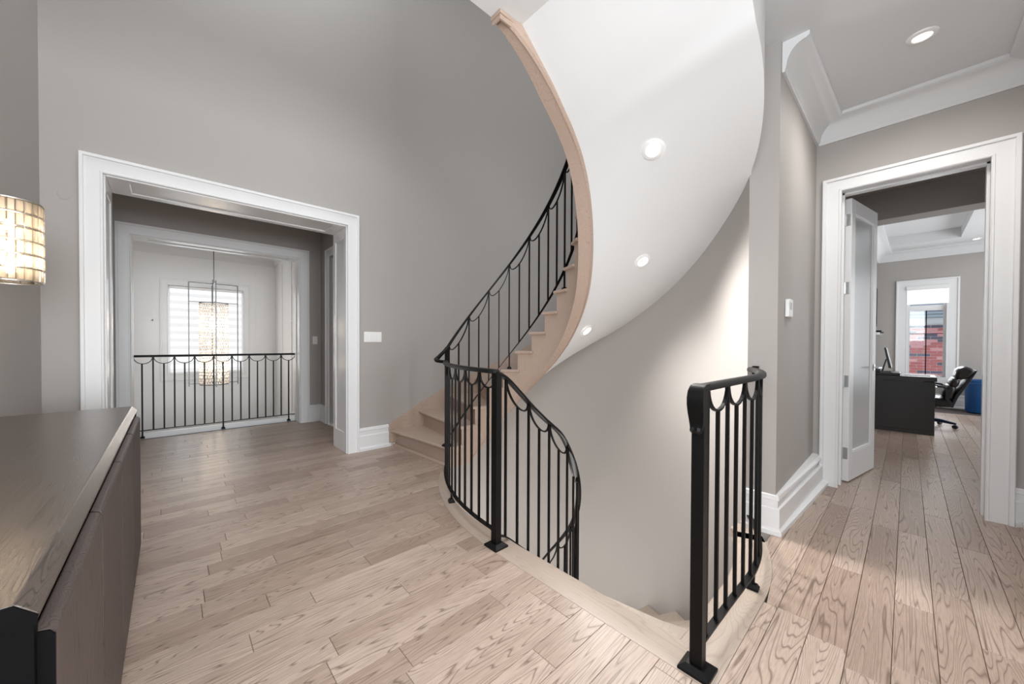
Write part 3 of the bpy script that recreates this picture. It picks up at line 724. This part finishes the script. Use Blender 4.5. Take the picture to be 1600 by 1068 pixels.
downlight((10.89, -.75, ZC-.002), (0, 0, -1), 'tiny downlight in the office ceiling beyond the doorway', 5)

# ================================================================== SIDEBOARD
SX0, SX1, SY0, SY1, SZ = XW+.012, -.132, .785, 2.825, .822
sb = tag(empty('sideboard', (-.40, 1.78, 0)), 'long dark stained oak sideboard with chamfered top in the foreground', 'sideboard')
MB().rings([[(SX0, y, SZ-.034), (SX0, y, SZ), (-.168, y, SZ), (-.146, y, SZ-.022), (-.148, y, SZ-.034)] for y in (SY0, SY1)]).build('worktop', 'darktop', sb, bevel=.002)
MB().rings([[(SX0, y, SZ-.036), (SX0, y, SZ-.001), (-.1685, y, SZ-.001), (-.1455, y, SZ-.023), (-.148, y, SZ-.036)] for y in (SY0-.004, SY0-.0002)]).build('edge_band', 'black', sb)
MB().box(SX0, SY0+.02, .05, -.185, SY1-.02, SZ-.034).build('carcass', 'black', sb)
MB().box(SX0, SY0, 0, -.150, SY0+.020, SZ-.035).build('end_panel', 'black', sb, bevel=.002)
MB().box(SX0, SY1-.020, 0, -.150, SY1, SZ-.035).build('end_panel', 'black', sb, bevel=.002)
MB().box(SX0+.02, SY0+.03, 0, -.20, SY1-.03, .05).build('plinth', 'black', sb)
MB().box(-.160, SY0+.002, .0, -.140, SY1-.002, .030).build('kick_rail', 'black', sb)
dy = [.792, 1.286, 1.780, 2.285, 2.80]
for a, b in zip(dy, dy[1:]):
    if a < .8: MB().rings([[(-.155, y, .035), (SX1, y, .035), (SX1, y, .756), (SX1-.006, y, .764), (-.155, y, .768)] for y in (a+.004, a+.0075)]).build('door_edge', 'black', sb)
    MB().rings([[(-.155, y, .035), (SX1, y, .035), (SX1, y, .756), (SX1-.006, y, .764), (-.155, y, .768)] for y in (a+.008, b-.008)]).build('door', 'darkdoor', sb, bevel=.003)
world_children(sb)

# ================================================================== SCONCE
sc = tag(empty('wall_sconce', (-.57, 2.66, 1.47)), 'crystal drum wall sconce glowing warm above the sideboard', 'sconce')
SR = .100
cr = MB().rings([[(-.0125, 0, 0), (.0125, 0, 0), (.0125, 0, .056), (-.0125, 0, .056)], [(-.009, .007, .004), (.009, .007, .004), (.009, .007, .052), (-.009, .007, .052)]])
cr.rings([[(-.0125, 0, 0), (-.0125, 0, .056), (.0125, 0, .056), (.0125, 0, 0)], [(-.010, -.005, .003), (-.010, -.005, .053), (.010, -.005, .053), (.010, -.005, .003)]])
proto = cr.build('crystal', 'crystal', sc)
NS = 24
for k in range(6):
    for j in range(NS):
        a = 2*PI*j/NS
        o = proto if (k == 0 and j == 0) else bpy.data.objects.new('crystal', proto.data)
        if o is not proto: C.objects.link(o); o.parent = sc
        o.location = (SR*math.cos(a), SR*math.sin(a), k*.0615); o.rotation_euler = (0, 0, a-PI/2)
for k in range(7):
    z = k*.0615-.0025
    MB().rings([[(r*math.cos(2*PI*j/32), r*math.sin(2*PI*j/32), z+h) for r, h in ((SR-.004, -.0015), (SR+.004, -.0015), (SR+.004, .0015), (SR-.004, .0015))] for j in range(32)], True, False, True).build('ring', 'steel', sc)
MB().box(-.112, -.05, .05, -.100, .05, .32).build('back_plate', 'steel', sc)
for z in (.06, .16, .26):
    MB().lathe([(.0001, -.028), (.012, -.022), (.016, 0), (.012, .022), (.0001, .03)], 0, 0, z, 12).build('bulb', 'bulb', sc, smooth=True)
for z in (.11, .26):
    l = bpy.data.lights.new('sconce_glow', 'POINT'); l.energy = 2.3; l.color = (1, .84, .62); l.shadow_soft_size = .03
    o = bpy.data.objects.new('lamp', l); C.objects.link(o); o.parent = sc; o.location = (0, 0, z)

# ================================================================== CHANDELIER + FOYER WINDOW
cx_, cy_ = .575, 7.4
cdl = tag(empty('chandelier', (cx_, cy_, .5)), 'tall crystal cylinder chandelier in a thin chrome frame before the foyer window', 'chandelier')
rng2 = random.Random(5); mb = MB()
for k in range(27):
    for j in range(34):
        a = 2*PI*(j+.5*(k % 2))/34; r = .198; z = .004+k*.0497
        x, y = r*math.cos(a), r*math.sin(a); tx, ty = -math.sin(a)*.0155, math.cos(a)*.0155
        mb.add([(x-tx, y-ty, z+.022), (x, y, z), (x+tx, y+ty, z+.022), (x, y, z+.044), (x*1.035, y*1.035, z+.022), (x*.965, y*.965, z+.022)],
               [(0, 1, 4), (1, 2, 4), (2, 3, 4), (3, 0, 4), (1, 0, 5), (2, 1, 5), (3, 2, 5), (0, 3, 5)])
tag(mb.build('crystal_strands', 'crystal2', cdl), kind='stuff')
for z in (0, 1.345):
    MB().rings([[(r*math.cos(2*PI*j/40), r*math.sin(2*PI*j/40), z+h) for r, h in ((.194, -.006), (.204, -.006), (.204, .006), (.194, .006))] for j in range(40)], True, False, True).build('ring', 'chrome', cdl)
def rod(a, b, w_, parent, name='frame_rod'):
    a, b = Vector(a), Vector(b); d = (b-a).normalized(); n = Vector((0, 1, 0)) if abs(d.y) < .9 else Vector((1, 0, 0))
    return strip([a, b], n, w_, w_).build(name, 'chrome', parent)
for ax in (0, 1):
    def q(u, z): return (u, 0, z) if ax == 0 else (0, u, z)
    h = .335
    rod(q(-h, -.02), q(-h, 1.67), .016, cdl); rod(q(h, -.02), q(h, 1.67), .016, cdl); rod(q(-h, 1.67), q(h, 1.67), .016, cdl); rod(q(-h, .02), q(h, .02), .013, cdl); rod(q(-h, 1.36), q(h, 1.36), .011, cdl)
for a in (0, 2.1, 4.2): rod((.03*math.cos(a), .03*math.sin(a), 1.34), (.03*math.cos(a), .03*math.sin(a), 1.74), .008, cdl, 'stem')
rod((0, 0, 1.7), (0, 0, ZC-.5-.02), .012, cdl, 'stem'); MB().lathe([(.0001, -.03), (.06, -.03), (.06, 0)], 0, 0, ZC-.5-.001, 20).build('canopy', 'chrome', cdl)
for k in range(9):
    a = k*2.4; z = .12+k*.14
    MB().lathe([(.0001, -.03), (.014, -.02), (.018, 0), (.012, .025), (.0001, .035)], .07*math.cos(a), .07*math.sin(a), z, 10).build('bulb', 'bulb', cdl, smooth=True)
for z in (.3, 1.0):
    l = bpy.data.lights.new('chandelier_glow', 'POINT'); l.energy = 9; l.color = (1, .84, .66); l.shadow_soft_size = .08
    o = bpy.data.objects.new('lamp', l); C.objects.link(o); o.parent = cdl; o.location = (0, 0, z)
w1 = struct(frame_u('window_1', 'X', FY, -.02, 1.21, 2.29, -1, cw=.12, z0=.575, full=True), 'white cased foyer window')
MB().box(-.02, FY+.10, .575, 1.21, FY+.105, 2.29).build('pane', 'glass', w1)
for q in ((-.02, .575, .03, 2.29), (1.16, .575, 1.21, 2.29), (.03, .575, 1.16, .625), (.03, 2.24, 1.16, 2.29), (.03, 1.93, 1.16, 1.97)):
    MB().box(q[0], FY+.08, q[1], q[2], FY+.13, q[3]).build('sash', 'white', w1)
zb_ = tag(empty('zebra_blind', (.595, FY+.04, .58)), 'banded zebra blind glowing with daylight in the foyer window', 'blind')
MB().box(-.60, -.03, 1.655, .60, .03, 1.705).build('head_rail', 'plate', zb_, bevel=.005)
n = 22; hh = 1.62/n
for k in range(n):
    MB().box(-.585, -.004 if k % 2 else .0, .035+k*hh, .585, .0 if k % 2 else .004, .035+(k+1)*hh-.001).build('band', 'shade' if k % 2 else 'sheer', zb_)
MB().box(-.585, -.012, .005, .585, .012, .035).build('bottom_rail', 'plate', zb_)

# ================================================================== SWITCHES, THERMOSTAT
def switch(name, x0, x1, z0, z1, y, n, label, face='Y'):
    root = tag(empty(name, ((x0+x1)/2, y, (z0+z1)/2)), label, 'switch')
    w_, h_ = (x1-x0)/2, (z1-z0)/2
    fp = MB().box(-w_, -.006, -h_, w_, 0, h_).build('face_plate', 'plate', root, bevel=.003)
    for k in range(n):
        c = -w_+(k+.5)*2*w_/n if n > 1 else 0
        MB().box(c-.016, -.010, -.032, c+.016, -.005, .032).build('rocker', 'plate', fp, bevel=.002)
    return root
switch('light_switch', 1.652, 1.862, 1.20, 1.315, YL-.001, 4, 'four-gang white light switch on the two-storey wall')
switch('light_switch', 1.668, 1.740, 1.172, 1.290, YH-.001, 1, 'single white light switch on the passage wall')
th = tag(empty('thermostat', (3.16, YR, 1.42)), 'white thermostat and control plate on the hall wall', 'thermostat')
MB().box(-.075, -.022, -.055, .03, -.001, .06).build('body', 'plate', th, bevel=.006)
MB().box(.035, -.012, -.05, .12, -.001, .07).build('control_plate', 'plate', th, bevel=.004)
MB().box(-.055, -.024, -.005, .01, -.021, .04).build('display', 'frost', th)
# faint round cover on the left wall
tag(MB().lathe([(.0001, -.0012), (.031, -.0012), (.033, 0)], 0, 0, 0, 24).build('wall_cover', 'wall'), 'small round painted cover plate left of the wide opening', 'cover plate')
o = bpy.data.objects['wall_cover']; o.rotation_euler = (-PI/2, 0, 0); o.location = (-.572, YL-.0005, 2.235)

# ================================================================== OFFICE DOOR
hx, hy, ex, ey = 4.486, .352, 5.19, .232
da = math.atan2(ey-hy, ex-hx); DL = math.hypot(ex-hx, ey-hy)
dr = struct(empty('door_1', (hx, hy, .012), da), 'white glazed office door standing open'); 
DT_, DH = .040, 2.42
st, rl, rb = .095, .12, .24
dm = MB().box(0, -DT_, 0, st, 0, DH).box(DL-st, -DT_, 0, DL, 0, DH).box(st, -DT_, 0, DL-st, 0, rb).box(st, -DT_, DH-rl, DL-st, 0, DH)
dm.build('door_frame', 'white', dr, bevel=.002)
MB().box(st, -.026, rb, DL-st, -.014, DH-rl).build('glass_panel', 'frost', dr)
fm = MB()
for x0_, z0_, x1_, z1_ in ((st, rb, st+.014, DH-rl), (DL-st-.014, rb, DL-st, DH-rl), (st, rb, DL-st, rb+.014), (st, DH-rl-.014, DL-st, DH-rl)): fm.box(x0_, -DT_+.002, z0_, x1_, -.002, z1_)
fm.build('glazing_bead', 'white', dr, bevel=.003)
for z in (.24, .86, 1.66, 2.24):
    hg = MB().box(-.006, -DT_+.004, z-.05, .002, .006, z+.05).box(-.030, -.004, z-.05, 0, .002, z+.05).build('hinge', 'steel', dr, bevel=.002)
    MB().lathe([(.0001, -.052), (.007, -.052), (.007, .052), (.0001, .052)], -.004, .004, z, 12).build('hinge_pin', 'steel', hg)
for sg in (-1, 1):
    y = -DT_-.001 if sg < 0 else .001
    rs_ = MB().box(DL-.075, y, .93, DL-.035, y+sg*.006, .99).build('lever_rose', 'steel', dr, bevel=.002)
    MB().box(DL-.165, y+sg*.040, .952, DL-.048, y+sg*.054, .968).box(DL-.062, y, .952, DL-.048, y+sg*.054, .968).build('door_lever', 'steel', rs_, bevel=.003)

# ================================================================== OFFICE FURNITURE
dk = tag(empty('office_desk', (8.1, .3, 0)), 'black wooden office desk seen through the doorway', 'desk')
MB().box(7.66, -.235, .05, 7.70, .40, .70).build('modesty_panel', 'desk', dk, bevel=.003)
MB().box(7.62, -.25, .705, 8.27, .41, .765).build('desk_top', 'desk', dk, bevel=.006)
MB().box(7.70, -.235, .02, 8.24, -.20, .70).build('side_panel', 'desk', dk, bevel=.003)
MB().box(7.66, -.235, 0, 8.24, .40, .05).build('plinth', 'desk', dk)
dfr = MB().box(7.98, -.248, .48, 8.22, -.236, .68).build('drawer_front', 'desk', dk, bevel=.002)
MB().box(8.02, -.262, .60, 8.18, -.248, .615).build('drawer_pull', 'steel', dfr)
MB().box(7.68, .06, .765, 8.2, .40, .80).build('desk_return', 'desk', dk, bevel=.006)
world_children(dk)
tag(MB().box(7.85, -.20, .766, 8.22, .02, .772).build('desk_reflection', 'paper'), 'white sheet standing in for the pale reflection on the black desk', 'painted reflection')  # whitish reflection on the desktop, put in as a white sheet
mo = tag(empty('monitor', (8.0, .165, .80)), 'thin computer monitor seen edge-on on the desk', 'monitor')
s_ = MB().rings([[(x, .0, .06), (x, -.028, .06), (x, .026, .345), (x, .045, .345)] for x in (-.24, .24)]).build('screen', 'plastic', mo, bevel=.004)
MB().rings([[(x, .022, .18), (x, .034, .18), (x, .075, .0), (x, .055, .0)] for x in (-.05, .05)]).build('stand', 'plastic', mo)
MB().box(-.1, -.02, 0, .1, .09, .008).build('base', 'plastic', mo)
ph = tag(empty('desk_phone', (7.80, .32, .80)), 'black desk telephone beside the monitor', 'telephone')
MB().rings([[(-.09, y, 0), (.09, y, 0), (.09, y, .03), (-.09, y, .07)] for y in (-.08, .08)]).build('body', 'plastic', ph, bevel=.006)
MB().box(-.10, .03, .06, .10, .075, .10).build('handset', 'plastic', ph, bevel=.012)
# executive chair: measured side profile in (Y, Z), padded and tufted
chx = 8.6
oc_ = tag(empty('office_chair', (chx, -.36, 0)), 'reclined black leather executive chair behind the desk', 'office chair')
def slab(name, prof, x0_, x1_, mat, bev):
    return MB().rings([[(x, y, z) for y, z in prof] for x in (x0_, x1_)]).build(name, mat, oc_, smooth=True, bevel=bev)
oY = .36
pads = [('head_cushion', [(-.600, .835), (-.520, .895), (-.440, .845), (-.418, .735), (-.465, .700), (-.540, .745)], .04),
        ('upper_back_cushion', [(-.470, .700), (-.418, .738), (-.372, .650), (-.380, .590), (-.450, .600)], .035),
        ('lower_back_cushion', [(-.445, .600), (-.375, .640), (-.318, .530), (-.312, .440), (-.400, .420)], .035)]
for nm, pr, bv in pads: slab(nm, [(y+oY, z) for y, z in pr], -.26, .26, 'leather', bv)
slab('back_shell', [(-.608+oY, .845), (-.590+oY, .835), (-.500+oY, .665), (-.430+oY, .500), (-.385+oY, .330), (-.410+oY, .310), (-.455+oY, .465), (-.535+oY, .650)], -.25, .25, 'plastic', .012)
slab('seat', [(-.42+oY, .32), (-.40+oY, .43), (.05+oY, .45), (.10+oY, .41), (.08+oY, .34), (-.30+oY, .31)], -.26, .26, 'leather', .035)
for sg in (-1, 1):
    x = sg*.29
    strip([(x, -.40+oY, .36), (x, -.36+oY, .44), (x, -.36+oY, .55), (x, -.33+oY, .60), (x, -.22+oY, .62), (x, -.05+oY, .60), (x, .0+oY, .52), (x, -.04+oY, .40)], (1, 0, 0), .05, .03).build('armrest', 'plastic', oc_, smooth=True)
MB().lathe([(.028, .07), (.028, .33)], 0, .20, 0, 16).build('gas_column', 'plastic', oc_, smooth=True)
MB().box(-.12, .08, .29, .12, .32, .325).build('tilt_mechanism', 'plastic', oc_, bevel=.01)
for k in range(5):
    a = math.radians(-105+72*k)
    c, s = math.cos(a), math.sin(a)
    leg = MB().rings([[(c*r-s*w_, .2+s*r+c*w_, z0_), (c*r+s*w_, .2+s*r-c*w_, z0_), (c*r+s*w_, .2+s*r-c*w_, z1_), (c*r-s*w_, .2+s*r+c*w_, z1_)] for r, w_, z0_, z1_ in ((.02, .032, .08, .135), (.16, .026, .075, .12), (.30, .018, .06, .085))]).build('base_arm', 'navy', oc_, bevel=.006)
    w2 = MB().lathe([(.0001, -.016), (.024, -.016), (.029, -.008), (.029, .008), (.024, .016), (.0001, .016)], 0, 0, 0, 16).build('caster', 'plastic', leg, smooth=True)
    w2.location = (c*.29, .2+s*.29, .030); w2.rotation_euler = (PI/2, 0, a)
bn = tag(empty('waste_bin', (10.95, -.83, 0)), 'blue plastic bin against the office wall', 'bin')
MB().lathe([(.0001, .003), (.155, .003), (.165, .02), (.175, .54), (.182, .55), (.182, .575), (.170, .575), (.160, .03), (.0001, .03)], 0, 0, 0, 32).build('tub', 'blue', bn, smooth=True)
MB().lathe([(.176, .50), (.188, .505), (.188, .52), (.176, .525)], 0, 0, 0, 32).build('rim_band', 'blue', bn, smooth=True)
pf = tag(empty('wall_picture', (10.35, OYL, 1.92)), 'dark framed picture on the left office wall', 'picture')
MB().box(-.42, -.02, -.34, .42, -.001, .34).build('mount', 'paper', pf)
fm = MB().box(-.45, -.03, -.37, .45, -.001, -.33).box(-.45, -.03, .33, .45, -.001, .37).box(-.45, -.03, -.33, -.41, -.001, .33).box(.41, -.03, -.33, .45, -.001, .33); fm.build('frame', 'black', pf)
sh = tag(empty('wall_shelf', (10.3, OYL, 1.43)), 'thin dark wall shelf under the office picture', 'shelf')
MB().box(-.55, -.12, -.012, .55, -.001, .012).build('board', 'black', sh)
for x in (-.4, .4): MB().box(x-.01, -.10, -.06, x+.01, -.001, -.012).build('bracket', 'steel', sh)
# office window with transom blind, neighbour's house
w2 = struct(frame_u('window_2', 'Y', OXF, -.46, .005, 2.31, -1, cw=.15, z0=.57, full=True), 'tall white cased office window')
for q in ((-.46, .57, -.43, 2.31), (-.025, .57, .005, 2.31), (-.43, .57, -.025, .60), (-.43, 1.855, -.025, 1.955), (-.43, 2.28, -.025, 2.31)):
    MB().box(OXF+.04, q[0], q[1], OXF+.10, q[2], q[3]).build('sash', 'white', w2)
MB().box(OXF+.06, -.235, .60, OXF+.075, -.222, 1.855).build('muntin', 'black', w2)
MB().box(OXF+.06, -.43, 1.40, OXF+.075, -.025, 1.41).build('muntin', 'black', w2)
MB().box(OXF+.07, -.43, .60, OXF+.074, -.025, 1.855).build('pane', 'glass', w2)
MB().box(OXF+.07, -.43, 1.955, OXF+.074, -.025, 2.28).build('pane', 'glass', w2)
rb_ = tag(empty('roller_blind', (OXF-.02, -.235, 1.96)), 'white roller blind over the office window transom', 'blind')
MB().box(-.02, -.26, .30, .02, .26, .375).build('cassette', 'plate', rb_, bevel=.004)
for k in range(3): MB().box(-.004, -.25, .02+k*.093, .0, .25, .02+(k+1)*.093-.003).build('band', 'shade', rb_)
nh = tag(empty('neighbour_house', (15, -.3, 0)), 'red brick neighbouring house with a grey roof outside the office window', 'house')
def nb(mb, name, mat): o = mb.build(name, mat, nh); o.matrix_parent_inverse = Matrix.Translation((-15, .3, 0)); return o
nb(MB().box(15.012, -3, -.6, 15.3, 2.5, 1.72), 'mortar_bed', 'mortar')
bl, bh, j = .205, .062, .011; protos = {}
rb3 = random.Random(11)
for r in range(19):
    z = .31+r*(bh+j)
    for c in range(11):
        y = -1.45+c*(bl+j)+(bl+j)/2*(r % 2)
        mt = rb3.choices(['brickred', 'brickpale', 'brickdark'], (5, 3, 3))[0]
        if mt not in protos:
            o = MB().box(0, 0, 0, .03, bl, bh).build('brick', mt, nh); protos[mt] = o.data
        else: o = bpy.data.objects.new('brick', protos[mt]); C.objects.link(o); o.parent = nh
        o.location = (15+rb3.uniform(-.003, .003)-15, y+.3, z)
nb(MB().box(14.55, -3, 1.70, 15.02, 2.5, 1.73).box(14.53, -3, 1.72, 14.56, 2.5, 1.86), 'eave', 'eave')
for k in range(5):
    nb(MB().rings([[(14.50+k*.22, y, 1.865+k*.09+.012), (14.50+k*.22, y, 1.865+k*.09), (14.76+k*.22, y, 1.96+k*.09)] for y in (-3, 2.5)]), 'shingle_course', 'shingle')
nb(MB().rings([[(14.6, y, 1.86), (15.9, y, 2.36), (15.9, y, 1.9)] for y in (-3, 2.5)]), 'roof', 'shingle')
